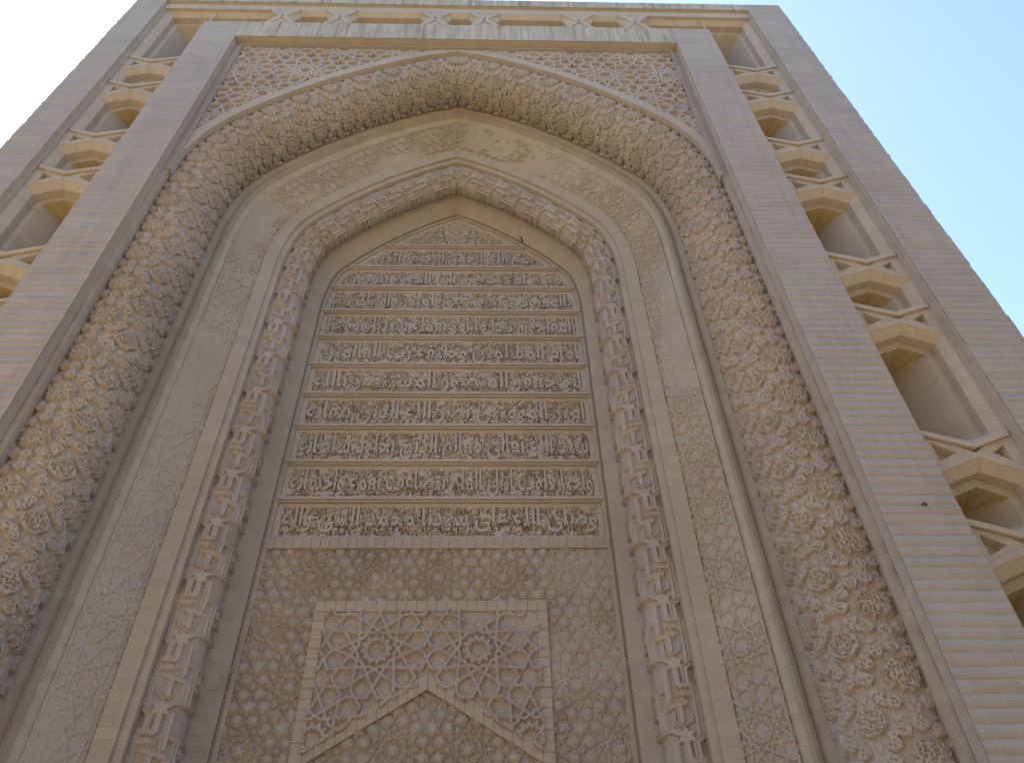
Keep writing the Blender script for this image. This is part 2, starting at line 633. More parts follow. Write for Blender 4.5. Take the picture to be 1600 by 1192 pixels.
for sx, x in ((1, XP), (-1, -XP)):               # two-step reveal into the niche channel
    a = [(x, 0.001, ZG), (x, 0.013, ZG), (x, 0.013, ZC), (x, 0.001, ZC)]
    xi = x - sx * 0.007
    b = [(x, 0.013, ZG), (xi, 0.013, ZG), (xi, 0.013, ZC), (x, 0.013, ZC)]
    c = [(xi, 0.013, ZG), (xi, YC, ZG), (xi, YC, ZC), (xi, 0.013, ZC)]
    for q in (a, b, c):
        mb.face(q if sx < 0 else q[::-1])
mb.face([(-XP, 0.001, ZC), (-XP, 0.0106, ZC), (XP, 0.0106, ZC), (XP, 0.001, ZC)], [(0, 0), (0.05, 0), (0.05, 9), (0, 9)])
mb.build('wall_mass', M_REV, gate)

for x0, x1 in ((XR + .0005, XR + 5), (XL - 5, XL - .0005)):      # unseen low walls on either side, added to shade the ground in front
    mb = MB()
    mb.box(x0, x1, 0.06, 0.4, ZG, 0.75)
    mb.build('added_shade_wall', M_FACE, gate)

# inner border (between niche channel and arch frame)
for prt in (brick_face(face_v(), XB0, XB1, ZG, ZI, 21, ragged=(0.0, 0.004)),
            brick_face(face_v(), -XB1, -XB0, ZG, ZI, 22, ragged=(0.004, 0.0))):
    grids('inner_border', [prt], M_FACE, gate, smooth=False)
t_ = brick_face(face_h(), ZF, ZI, -XB0, XB0, 23, cols=0.02, ragged=(0, 0.02))
grids('frame_top_border', [tuple(a[:, ::-1] if a is not None else None for a in t_)], M_TOP, gate, smooth=False)
YA = 0.027
mb = MB()
for sx in (1, -1):
    q = [(sx * XB1, 0.001, ZG), (sx * XB1, YC + .001, ZG), (sx * XB1, YC + .001, ZI), (sx * XB1, 0.001, ZI)]
    mb.face(q if sx > 0 else q[::-1])
    q = [(sx * XB0, 0.001, ZG), (sx * XB0, YA, ZG), (sx * XB0, YA, ZF), (sx * XB0, 0.001, ZF)]
    mb.face(q if sx < 0 else q[::-1])
mb.face([(-XB1, 0.001, ZI), (XB1, 0.001, ZI), (XB1, YC + .001, ZI + .004), (-XB1, YC + .001, ZI + .004)])
mb.face([(-XB0, 0.001, ZF), (-XB0, YA, ZF), (XB0, YA, ZF), (XB0, 0.001, ZF)], [(0, 0), (0.12, 0), (0.12, 6.3), (0, 6.3)])
mb.build('border_reveal', M_REV, gate)

# ---- niches in the channel
def ring(mb, A, B, ya, yb_):
    n = len(A)
    for i in range(n):
        j = (i + 1) % n
        p, q, r, s_ = (A[i][0], ya, A[i][1]), (A[j][0], ya, A[j][1]), (B[j][0], yb_, B[j][1]), (B[i][0], yb_, B[i][1])
        L = math.hypot(A[j][0] - A[i][0], A[j][1] - A[i][1]) * S
        D = max(0.01, math.hypot(A[i][0] - B[i][0], ya - yb_) * S)
        vert = abs(A[j][0] - A[i][0]) < abs(A[j][1] - A[i][1]) * 0.3
        if vert:      # jambs: horizontal courses
            uv = [(0, p[2] * S), (0, q[2] * S), (D, r[2] * S), (D, s_[2] * S)]
        else:         # soffits and sills: bricks side by side
            uv = [(0, 0), (0, L), (D, L), (D, 0)]
        mb.face([p, s_, r, q], [uv[0], uv[3], uv[2], uv[1]])


def niche(poly, apex, back, horizontal=False):
    """stepped frame, then a wedge-shaped hollow meeting in one back arris"""
    mb = MB()
    y0 = YT if horizontal else YC
    st = [(0.0, y0), (0.016, y0 + .016), (0.0165, y0 + .036), (0.030, y0 + .038)]
    loops = [(offset_poly(poly, d) if d else poly, y) for d, y in st]
    for (A, ya), (B, y2) in zip(loops[:-1], loops[1:]):
        ring(mb, A, B, ya, y2)
    yv = y0 + 0.115
    P, y0 = loops[-1]
    P = [(x, y0, z) for x, z in P]
    n = len(P)
    (ia, ib) = apex                                   # indices of the two pointed ends
    a, b = P[ia], P[ib]
    if horizontal:
        A_, B_ = (a[0] - 0.02, yv, a[2]), (b[0] + 0.02, yv, b[2])
    else:
        A_, B_ = (a[0], yv, a[2] - 0.002), (b[0], yv, b[2] + 0.004)
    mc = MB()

    def fan(p, q, t, m):
        L = (Vector(q) - Vector(p)).length * S
        D = (Vector(t) - Vector(p)).length * S
        m.face([p, t, q], [(0, 0), (D, L / 2), (0, L)])
    k = ia
    side1 = []
    while True:
        side1.append(k)
        if k == ib:
            break
        k = (k + 1) % n
    side2 = []
    k = ib
    while True:
        side2.append(k)
        if k == ia:
            break
        k = (k + 1) % n
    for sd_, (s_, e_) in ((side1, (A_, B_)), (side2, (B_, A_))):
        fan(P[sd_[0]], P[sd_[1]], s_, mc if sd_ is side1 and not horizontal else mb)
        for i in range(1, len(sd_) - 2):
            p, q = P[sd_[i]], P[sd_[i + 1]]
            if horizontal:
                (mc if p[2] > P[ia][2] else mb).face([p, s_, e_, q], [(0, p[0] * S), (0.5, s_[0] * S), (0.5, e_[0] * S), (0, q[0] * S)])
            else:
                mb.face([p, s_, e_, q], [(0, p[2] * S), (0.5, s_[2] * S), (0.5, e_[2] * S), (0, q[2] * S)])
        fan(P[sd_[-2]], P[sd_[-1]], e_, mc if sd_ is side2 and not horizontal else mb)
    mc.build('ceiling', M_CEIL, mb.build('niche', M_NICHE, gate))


def quadbar(mb, p, q, w, y0, y1, vert=True):
    """raised flat bar from p to q, w thick (across), upper edge through p,q"""
    if vert:
        poly = [(p[0], p[1] - w), (q[0], q[1] - w), q, p]
        if p[0] > q[0]:
            poly = poly[::-1]
    else:
        poly = [(p[0] - w, p[1]), p, q, (q[0] - w, q[1])]
        if p[1] > q[1]:
            poly = poly[::-1]
    mb.prism(poly, y0, y1, 0.0012)


xl, xr, xc = XB1 + 0.006, XP - 0.013, (XB1 + XP) / 2 + 0.002
DV, DT, TT = 0.046, 0.052, 0.016
zs = [z * 1.03 for z in (2.412, 2.233, 1.937, 1.743, 1.404, 1.224, 0.874, 0.69, 0.34, 0.16)]


def cross(sx, zc):
    mb = MB()
    f = lambda x, z: (sx * x, z)
    def fl(P):
        P = [f(*p) for p in P]
        return P if sx > 0 else P[::-1]
    # recessed side fields with a small triangular pit
    for xs, xm in ((xl, xc), (xr, xc)):
        tri = [(xs, zc - DT), (xm, zc - .004), (xs, zc + DV)] if xs < xc else [(xs, zc + DV), (xm, zc - .004), (xs, zc - DT)]
        tri = fl(tri)
        i1, i2 = offset_poly(tri, 0.0165), offset_poly(tri, 0.019)
        for (A, ya), (B, y2) in (((tri, YC), (i1, YC)), ((i1, YC), (i2, YC + .016))):
            ring(mb, A, B, ya, y2)
        mb.face([(x, YC + .016, z) for x, z in i2])
    # four arms of the crossing ribs
    w = 0.0135
    for x_, y_ in ((xl, -0.012), (xr, -0.012)):
        p, q = (x_, zc + DV), (xc, zc + TT)
        if sx < 0:
            p, q = (-x_, zc + DV), (-xc, zc + TT)
        quadbar(mb, p, q, w, YC - 0.0065, YC + 0.02)
        p, q = (x_, zc - DT + w), (xc, zc - TT + w)
        if sx < 0:
            p, q = (-x_, zc - DT + w), (-xc, zc - TT + w)
        quadbar(mb, p, q, w, YC - 0.002, YC + 0.02)
    mb.build('cross_rib', M_NICHE, gate)


for sx in (1, -1):
    mirror = (lambda P: P) if sx > 0 else (lambda P: [(-x, z) for x, z in P][::-1])
    for zt, zb_ in zip(zs[:-1], zs[1:]):
        hexa = [(xl, zb_ + DV), (xc, zb_ + TT), (xr, zb_ + DV), (xr, zt - DT), (xc, zt - TT), (xl, zt - DT)]
        hexa = mirror(hexa)
        niche(hexa, (4, 1) if sx > 0 else (1, 4), None)
    for z in zs[:-1]:
        cross(sx, z)

# corner niches (tall leg down the side, long leg along the top)
ZH0, ZH1, ZHC = 2.800, 2.932, 2.866
YT = 0.0105                       # the top row lies nearer the face
txs = [0.608, 0.412, 0.085]
for sx in (1, -1):
    z0 = zs[0]
    P = [(xl, z0 + DV), (xc, z0 + TT), (xr, z0 + DV), (xr, ZH1), (txs[0] + .045, ZH1), (txs[0] + .016, ZHC), (txs[0] + .045, ZH0), (xl, ZH0)]
    if sx < 0:
        P = [(-x, z) for x, z in P][::-1]
    mb = MB()
    st = [(0.0, YC), (0.016, YC + .016), (0.0165, YC + .036), (0.030, YC + .038), (0.062, YC + .12)]
    loops = [(offset_poly(P, d) if d else P, y) for d, y in st]
    for (A, ya), (B, y2) in zip(loops[:-1], loops[1:]):
        ring(mb, A, B, ya, y2)
    mb.face([(x, YC + .12, z) for x, z in loops[-1][0]])
    xa, xb = (txs[0] + .045, XP) if sx > 0 else (-XP, -txs[0] - .045)
    mb.face([(xa, YT, ZH1), (xa, YC, ZH1), (xb, YC, ZH1), (xb, YT, ZH1)], [(0, 0), (.05, 0), (.05, 1.6), (0, 1.6)])
    mb.build('corner_niche', M_NICHE, gate)

# niches along the top
tops = sorted([-x for x in txs] + txs)
for xa, xb in zip(tops[:-1], tops[1:]):
    hexa = [(xa + .045, ZH0), (xb - .045, ZH0), (xb - .016, ZHC), (xb - .045, ZH1), (xa + .045, ZH1), (xa + .016, ZHC)]
    niche(hexa, (2, 5), None, True)
for x in tops:
    mb = MB()
    for s_ in (1, -1):
        tri = [(x - .045, ZHC + s_ * (ZH1 - ZHC)), (x, ZHC), (x + .045, ZHC + s_ * (ZH1 - ZHC))]
        if s_ < 0:
            tri = tri[::-1]
        tri = tri if s_ > 0 else tri
        mb.face([(a, YT + .0004, b) for a, b in (tri if s_ > 0 else tri)])
    for sx in (1, -1):
        for (za, zb_) in ((ZH0, ZHC), (ZHC, ZH1)):
            xa = x + sx * (0.045 if za == ZH0 else 0.016 * 0)
            p = (x + sx * .045, za) if za == ZH0 else (x + sx * .045, zb_)
            q = (x + sx * .004, ZHC)
            a, b = (p, q) if p[1] < q[1] else (q, p)
            mb.prism([(a[0] - .010, a[1]), (a[0] + .010, a[1]), (b[0] + .010, b[1]), (b[0] - .010, b[1])], YT - 0.004, YT + .02, 0.001)
    mb.build('cross_rib', M_NICHE, gate)
# rims of the channel
mb = MB()
for sx in (1, -1):
    for xa, xb in ((XB1, xl), (xr, XP)):
        q = [(sx * xa, YC, ZG), (sx * xb, YC, ZG), (sx * xb, YC, ZC), (sx * xa, YC, ZC)]
        mb.face(q if sx > 0 else q[::-1])
    q = [(sx * xl, YC, ZG), (sx * xr, YC, ZG), (sx * xr, YC, zs[-1] + DV), (sx * xl, YC, zs[-1] + DV)]
    mb.face(q if sx > 0 else q[::-1])
mb.face([(-XP, YT, ZH1), (XP, YT, ZH1), (XP, YT, ZC), (-XP, YT, ZC)])
mb.face([(-XB1, YC + .0006, ZI - .01), (XB1, YC + .0006, ZI - .01), (XB1, YC + .0006, ZH0), (-XB1, YC + .0006, ZH0)])
mb.build('channel_rim', M_NICHE, gate)

# ------------------------------------------------------------------ spandrels
R_SP = Raster(-0.1, 3.3, -0.2, 4.2, 0.006)
SPD = 0.86
segs = hankin(-0.1, 3.3, -0.2, 4.2, SPD, 2.48, 2.52)     # z measured from z=2.0 plan units... metres
D_SP = R_SP.segs(segs, 0.06)
ZSP = 2.0
for sx in (1, -1):
    xs = np.arange(0.0, 0.697, 0.0012)
    zs_ = np.arange(1.78, ZF - 0.020, 0.0012)
    Z, X = np.meshgrid(zs_, xs, indexing='ij')
    zc = arch_z(xs, -0.012)
    xm, zm = X * S, (Z - ZSP) * S + 1.2
    d = R_SP.sample(D_SP, xm, zm)
    er = fbm(xm * 1.3 + 9 * sx, zm * 1.3, 31, 4)
    w = 0.013 + 0.002 * (fbm(xm * 5 + sx, zm * 5, 37, 3) - 0.5)
    hgt = 0.060 * sm(w + 0.010, w - 0.002, d)
    hgt = hgt * (1 - 0.6 * sm(0.66, 0.78, er)) + 0.007 * (fbm(xm * 14, zm * 14, 33 + sx, 3) - 0.5)
    cell = (sm(0.05, 0.02, np.abs(d - 0.055)) * 0.010)
    Y = YA + 0.014 - (hgt + cell) / S
    xc_ = (X[:-1, :-1] + X[1:, 1:]) / 2
    zc_ = (Z[:-1, :-1] + Z[1:, 1:]) / 2
    mask = zc_ > arch_z(xc_[0], -0.012)[None, :]
    g = (X, Y, Z, xm, zm, mask)
    if sx < 0:
        g = tuple(a[:, ::-1] if a is not None else None for a in (-X, Y, Z, -xm, zm, mask))
    grids('spandrel', [g], M_TERRA, gate, smooth=False)
# bead moulding round the spandrels and the plain fillet outside it
mb = MB()
for x0, x1, y0 in ((0.6975, 0.7015, YA - .006), (0.7025, 0.7065, YA - .004), (0.709, 0.72, YA)):
    for sx in (1, -1):
        mb.box(min(sx * x0, sx * x1), max(sx * x0, sx * x1), y0, YA + .03, 1.84 if x0 < .705 else 1.3, ZF - .001)
for z0, z1, y0 in ((ZF - .022, ZF - .018, YA - .003), (ZF - .0165, ZF - .0125, YA - .005), (ZF - .011, ZF - .002, YA)):
    mb.box(-0.697, 0.697, y0, YA + .03, z0, z1)
mb.build('bead_moulding', M_TERRA, gate)
mb = MB()
xx = -0.69
while xx < 0.69:
    mb.box(xx, xx + .003, YA - .0085, YA, ZF - .0225, ZF - .0175)
    xx += .0062
for sx in (1, -1):
    zz = 1.86
    while zz < ZF - .02:
        mb.box(min(sx * .6972, sx * .7018), max(sx * .6972, sx * .7018), YA - .0085, YA, zz, zz + .004)
        zz += .008
mb.build('bead_row', M_TERRA, gate)

# ------------------------------------------------------------------ arch mouldings, from the outside in
flat_sweep('archivolt', [(-0.030, YA + .02), (-0.030, YA), (0.0, YA), (0.0, 0.056)], M_REV, gate, seed=3, clampx=0.7196)

# great roll
RC_N, RC_Y, RC_R = 0.032, 0.120, 0.075
PU = RC_R * math.pi / 2 * S                # pattern pitch across (m)
PV = 0.485                                 # pattern pitch along (m)
T = Raster(-0.55, 0.55, -0.55, 0.55, 0.005)
st_, pc_, md_, tr_ = [], [], [], []
for i in range(-1, 2):
    for j in range(-1, 2):
        st_.append(star(i, j, 12, 0.235, 0.178, math.pi / 12))
        for k in range(12):
            th = k * math.pi / 6
            c, s_ = math.cos(th), math.sin(th)
            if k % 3 == 0:
                if k < 6:      # dumb-bell pieces on the lines between stars
                    q = [(.290, 0), (.345, .080), (.415, .082), (.46, .046), (.54, .046), (.585, .082), (.655, .080), (.710, 0)]
                    q = q + [(a, -b) for a, b in q[-2:0:-1]]
                    pc_.append([(i + a * c - b * s_, j + a * s_ + b * c) for a, b in q])
            else:
                q = [(.285, 0), (.345, .080), (.43, .074), (.468, .0), (.43, -.074), (.345, -.080)]
                pc_.append([(i + a * c - b * s_, j + a * s_ + b * c) for a, b in q])
        for sx in (1, -1):
            for sy in (1, -1):   # bridge between the two petals of each chevron
                pc_.append([(i + sx * a, j + sy * b) for a, b in ((.295, .245), (.355, .235), (.375, .30), (.335, .345), (.29, .375), (.235, .355), (.245, .295))])
        md_.append(ngon(i + .5, j + .5, 8, .185, math.pi / 8))
        for dx, dy in ((.5, .21), (.5, -.21), (.21, .5), (-.21, .5)):
            a, b = (.055, .095) if abs(dx) == .5 else (.095, .055)
            tr_.append([(i + dx - a, j + dy), (i + dx, j + dy - b), (i + dx + a, j + dy), (i + dx, j + dy + b)])
T_ST, T_PC, T_MD, T_TR = (T.polys(p, 0.2) for p in (st_, pc_, md_, tr_))


def roll_h(A, SS, side):
    # A metres across from the crown (inward positive), SS metres along
    u = A / PU
    v = SS / PV - 0.25
    wob = (fbm(A * 2.1 + side, SS * 2.1, 51, 3) - 0.5) * 0.008
    u, v = u + wob, v + (fbm(A * 2.1 + 20, SS * 2.1 + side, 53, 3) - 0.5) * 0.008
    tu, tv = (u + .5) % 1 - .5, (v + .5) % 1 - .5
    g = lambda Q: T.sample(Q, tu, tv)
    st, pc, md, tr = g(T_ST), g(T_PC), g(T_MD), g(T_TR)
    vine = lace(A + 3 * side, SS, 22, 61)
    big = lace(A + 3 * side, SS, 17, 67)
    ident = (np.floor(u + .5) * 17 + np.floor(v + .5) * 29).astype(int)
    jit = np.random.default_rng(5).random(997)[ident % 997]
    dh = holes(A + 3 * side, SS, 0.025, 63)                          # drilled ground of the little leaves
    dr, dp = sm(.0095, .0060, dh), sm(.0082, .0050, dh)
    h = np.zeros(A.shape)
    h = np.maximum(h, sm(-.003, .004, pc) * (0.039 - 0.004 * sm(.014, .022, pc) * (1 - vine) - 0.016 * dp * sm(.020, .030, pc)))
    h = np.maximum(h, sm(-.004, .005, tr) * 0.012)
    h = np.maximum(h, sm(-.004, .005, st) * (0.042 + 0.004 * (jit - .5) - 0.006 * sm(.012, .02, st) * (1 - big) - 0.022 * dr * sm(.006, .016, st)))
    h = np.maximum(h, sm(-.004, .005, md) * (0.044 - 0.010 * sm(.022, .03, md) * (1 - big) - 0.020 * dr * sm(.020, .03, md)))
    worn = sm(0.62, 0.80, fbm(A * 1.1 + 11 * side, SS * 0.9, 71, 4))
    return h * (1 - 0.22 * worn) + 0.002 * (fbm(A * 12 + side, SS * 12, 73, 3) - .5)


def roll_profile(cn, cy, r, f0, f1, step):
    k = int(abs(math.radians(f1 - f0)) * r * S / step) + 2
    f = np.radians(np.linspace(f0, f1, k))           # positive = outward
    return cn - r * np.sin(f), cy - r * np.cos(f), -np.sin(f), -np.cos(f), -f * r * S


RES = 0.0046
parts = []
for side in (1, -1):
    parts.append(sweep(*roll_profile(RC_N, RC_Y, RC_R, 42, -150, RES), side, RES / S, roll_h, ZB))
grids('great_roll_moulding', parts, M_TERRA, gate, smooth=False)

# plain strip, ridge and step behind the roll
flat_sweep('inner_fillet', [(0.080, 0.150), (0.092, 0.170), (0.121, 0.184), (0.1215, 0.174), (0.1295, 0.172), (0.130, 0.189), (0.143, 0.201)], M_REV, gate, seed=5, chip=0.006)


# carved flat band (splayed)
B0, B1 = (0.142, 0.199), (0.211, 0.272)
BW = math.hypot(B1[0] - B0[0], B1[1] - B0[1]) * S
PB = 0.62
RB = Raster(-.02, BW + .02, -0.02, PB + .02, .0035)
sgb = [(y0, x0, y1, x1) for x0, y0, x1, y1 in hankin(-PB, 2 * PB, -.2, BW + .2, PB, 0.0, BW / 2, 65)]
sgb += [(0.012, -1, 0.012, 2), (BW - .012, -1, BW - .012, 2)]
B_D = RB.segs(sgb, .08)
B_H = 0.021 * sm(.0125, .0075, B_D)
B_ST = RB.polys([star(BW / 2, j * PB, 12, .078, .044, 0.1) for j in (0, 1)], .1)
B_H = np.where(B_ST > -.012, 0.021, B_H)
B_H = np.where(B_ST > 0, 0.004, B_H)


def band_h(A, SS, side):
    v = (SS + (0.4 if side > 0 else 0.75)) % PB
    h = RB.sample(B_H, A + .016 * (fbm(A * 2.5, SS * 2.5, 88, 2) - .5), v)
    e = fbm(A * 1.6 + 5 * side, SS * 0.7, 81, 5)
    worn = sm(0.60, 0.76, e) * 0.7 if side > 0 else sm(0.46, 0.66, e) * 0.85
    # plaster lost near the crown on the right
    if side > 0:
        worn = np.maximum(worn, sm(0.5, 0.56, fbm(A * 3, SS * 1.6, 85, 4)) * sm(2.6, 2.0, SS))
    low = sm(4.0, 9.0, SS) if side < 0 else 0
    worn = np.maximum(worn, 0.55 * low)
    h = h * (1 - worn * .92) + 0.005 * worn
    h = h + 0.004 * lace(A, SS, 28, 87) * (1 - worn)
    return h + 0.007 * (fbm(A * 5 + side, SS * 5, 83, 5) - .5)


kk = int(BW / 0.005)
tt = np.linspace(0, 1, kk)
dn, dy = B1[0] - B0[0], B1[1] - B0[1]
lnb = math.hypot(dn, dy)
parts = [sweep(B0[0] + dn * tt, B0[1] + dy * tt, np.full(kk, dy / lnb), np.full(kk, -dn / lnb), tt * BW, side, .006 / S, band_h, ZB)
         for side in (1, -1)]
grids('carved_band', parts, M_BAND, gate, smooth=False)

flat_sweep('roll_fillet', [(0.207, 0.270), (0.207, 0.260), (0.238, 0.266), (0.2385, 0.275), (0.252, 0.277), (0.2525, 0.312)], M_REV, gate, seed=7, chip=0.004)

# small strapwork roll
r2n, r2y, r2 = 0.272, 0.335, 0.042
P2 = 0.54
straps = [(-.04, .31, .25, .27), (.057, .34, .057, .96), (.075, .55, .27, .53), (.03, 1.04, .12, .90), (.12, .90, .27, .74), (.11, .92, .27, 1.14),
          (.01, .06, .012, .28), (-.19, .60, -.02, .55), (-.12, .06, -.12, .50), (-.34, .35, -.14, .33), (-.21, .38, -.21, .84), (-.34, .86, -.13, .88),
          (-.13, .88, -.07, .97), (-.34, .60, -.24, .62), (.15, .31, .15, .52), (.20, 1.10, .20, 1.26), (.11, .03, .11, .26), (-.05, .10, -.05, .30), (-.035, .42, .03, .42), (-.17, .60, -.17, .84), (-.06, .62, -.06, .80)]
lines = [(-.10, .70, -.10, .80), (-.10, .80, -.05, .86), (-.05, .86, .01, .80), (.01, .80, .01, .70), (.10, .60, .10, .74), (.10, .74, .16, .80), (-.03, .38, -.03, .50), (-.08, .44, .02, .44)]
sg = []
for j in (-1, 0, 1):
    for a, b, c, d in straps:
        sg.append((a, (b + j) * P2, c, (d + j) * P2))
R2 = Raster(-.42, .42, -.02, P2 + .02, .004)
D2 = R2.segs(sg, .08)
D2b = R2.segs([(a, (b + j) * P2, c, (d + j) * P2) for j in (-1, 0, 1) for a, b, c, d in lines], .05)
S2 = R2.polys([star(-.045, j * P2, 6, .074, .042, math.pi / 2) for j in (-1, 0, 1, 2)] +
              [star(-.28, (.47 + j) * P2, 6, .05, .03, 0) for j in (-1, 0, 1)], .06)


def roll2_h(A, SS, side):
    v = (SS + (0.1 if side > 0 else 0.33)) % P2
    a = -A
    d, s_ = R2.sample(D2, a, v), R2.sample(S2, a, v)
    h = 0.036 * sm(.0245, .0195, d) - 0.010 * sm(.0125, .008, d)
    h = np.maximum(h, 0.026 * sm(.0105, .006, R2.sample(D2b, a, v)))
    h = np.maximum(h, 0.032 * sm(-.003, .004, s_))
    worn = sm(0.64, 0.8, fbm(A * 1.3 + 3 * side, SS * 0.9, 91, 4))
    return h * (1 - .25 * worn) + 0.005 * (fbm(A * 14 + side, SS * 14, 93, 4) - .5)


parts = [sweep(*roll_profile(r2n, r2y, r2, 75, -150, 0.005), side, 0.005 / S, roll2_h, ZB) for side in (1, -1)]
grids('strapwork_roll_moulding', parts, M_TERRA, gate, smooth=False)

# convex brick splay round the inscription field
pr = [(0.292, 0.352), (0.300, 0.362), (0.306, 0.362), (0.3065, 0.370)]
for k in range(9):
    f = k / 8
    b = math.sin(math.pi * f) * 0.009
    pr.append((0.3075 + f * .0305 + b * -.8, 0.370 + f * .040 - b * .6))
pr += [(0.338, 0.419), (0.343, 0.419), (0.3435, 0.414), (0.352, 0.414), (0.3525, 0.421)]
flat_sweep('brick_splay', pr, M_REV, gate, seed=9, chip=0.004, step=0.02)

# ------------------------------------------------------------------ tympanum: inscription rows, arabesque, star field
YP = 0.42
rows = [2.085, 1.974, 1.874, 1.765, 1.655, 1.543, 1.435, 1.325, 1.212, 1.104, 1.000]
HWN = 0.3525
res = 0.0066 / S


def hw(z, m=0.0):
    return np.minimum(arch_halfwidth(z, HWN + m), 0.358 - m)


def panel(name, z0, z1, hfun, mat, x0=-0.37, x1=0.37, n=0.347, rs=res):
    xs = np.arange(x0, x1 + rs, rs)
    zs_ = np.arange(z0, z1 + rs, rs)
    zs_[-1] = z1
    Z, X = np.meshgrid(zs_, xs, indexing='ij')
    Y = YP - hfun(X * S, Z * S) / S
    zc_ = (zs_[:-1] + zs_[1:]) / 2
    h_ = np.minimum(arch_halfwidth(zc_, n), 0.372)
    mask = np.abs((xs[:-1] + xs[1:]) / 2)[None, :] < h_[:, None]
    return grids(name, [(X, Y, Z, X * S, Z * S, mask)], mat, gate, smooth=False)


def insc_h(seed, za, zb_, vine_f=15):
    def f(x, z):
        zz = z / S
        hwv = hw(zz, 0.010)
        edge = np.minimum(np.minimum((za - 0.0165) * S - z, z - (zb_ + 0.010) * S), hwv * S - np.abs(x))
        rec = sm(0.0, 0.012, edge)
        v = lace(x + seed * 1.7, z, vine_f, 100 + seed)
        h = -0.062 * rec + rec * 0.052 * v
        return h + 0.006 * (fbm(x * 12, z * 12, seed, 3) - .5)
    return f


# letters: joined Arabic presentation forms (isolated, final, initial, medial)
def _tab():
    t = {}
    seq = [('ء', 0xFE80, 1), ('آ', 0xFE81, 2), ('أ', 0xFE83, 2), ('ؤ', 0xFE85, 2), ('إ', 0xFE87, 2), ('ئ', 0xFE89, 4), ('ا', 0xFE8D, 2),
           ('ب', 0xFE8F, 4), ('ة', 0xFE93, 2), ('ت', 0xFE95, 4), ('ث', 0xFE99, 4), ('ج', 0xFE9D, 4), ('ح', 0xFEA1, 4), ('خ', 0xFEA5, 4),
           ('د', 0xFEA9, 2), ('ذ', 0xFEAB, 2), ('ر', 0xFEAD, 2), ('ز', 0xFEAF, 2), ('س', 0xFEB1, 4), ('ش', 0xFEB5, 4), ('ص', 0xFEB9, 4),
           ('ض', 0xFEBD, 4), ('ط', 0xFEC1, 4), ('ظ', 0xFEC5, 4), ('ع', 0xFEC9, 4), ('غ', 0xFECD, 4), ('ف', 0xFED1, 4), ('ق', 0xFED5, 4),
           ('ك', 0xFED9, 4), ('ل', 0xFEDD, 4), ('م', 0xFEE1, 4), ('ن', 0xFEE5, 4), ('ه', 0xFEE9, 4), ('و', 0xFEED, 2), ('ى', 0xFEEF, 2), ('ي', 0xFEF1, 4)]
    for ch, cp, n in seq:
        t[ch] = (cp, n)
    return t


AT = _tab()


def shape(txt):
    txt = txt.replace('لا', '\u0001').replace('لأ', '\u0002')
    AT['\u0001'], AT['\u0002'] = (0xFEFB, 2), (0xFEF7, 2)
    out = []
    for i, ch in enumerate(txt):
        if ch not in AT:
            out.append(ch)
            continue
        cp, n = AT[ch]
        pv = txt[i - 1] if i else ' '
        nx = txt[i + 1] if i + 1 < len(txt) else ' '
        jp = pv in AT and AT[pv][1] == 4 and n > 1
        jn = nx in AT and AT[nx][1] > 1 and n == 4
        out.append(chr(cp + (3 if jp and jn else 1 if jp else 2 if jn else 0)))
    return ''.join(out[::-1])


def lettering(txt, x0, x1, z0, z1, y, parent, depth=0.03, bold=0.012):
    cu = bpy.data.curves.new('lettering', 'FONT')
    cu.body = shape(txt)
    cu.extrude = 0.5
    cu.offset = bold
    cu.resolution_u = 3
    ob = bpy.data.objects.new('lettering', cu)
    COL.objects.link(ob)
    me = bpy.data.meshes.new_from_object(ob.evaluated_get(bpy.context.evaluated_depsgraph_get()))
    COL.objects.unlink(ob)
    bpy.data.objects.remove(ob)
    n = len(me.vertices)
    co = np.zeros(n * 3, np.float32)
    me.vertices.foreach_get('co', co)
    co = co.reshape(-1, 3)
    mn, mx = co.min(0), co.max(0)
    lo = np.percentile(co[:, 1], 1.5)
    t = (co - mn) / (mx - mn)
    X = x0 + t[:, 0] * (x1 - x0)
    Z = z0 + (co[:, 1] - lo) / (mx[1] - lo) * (z1 - z0)
    Z = np.maximum(Z, z0 - 0.006)
    Yv = y - (co[:, 2] + 0.5) * depth / S
    out = np.stack([X * S, Yv * S, H0 + Z * S], -1).astype(np.float32)
    me.vertices.foreach_set('co', out.ravel())
    me.update()
    me.materials.clear()
    me.name = 'lettering'
    return link('lettering', me, M_INSC, parent)


TEXT = ['بسم الله الرحمن الرحيم ولتكن', 'منكم امة يدعون الى الخير ويامرون', 'بالمعروف وينهون عن المنكر واولئك هم', 'المفلحون هذا ما امر بعمله سيدنا ومولانا',
        'امام المسلمين وخليفة رب العالمين', 'ابو جعفر المنصور المستنصر بالله', 'امير المؤمنين نصر الله الدين ببقائه', 'شيد الله تعالى معالم الدين بخلود سلطانه',
        'واحيا قلوب اهل العلم بتضاعف نعمه واحسانه', 'وصلى الله على سيدنا محمد النبي واله']

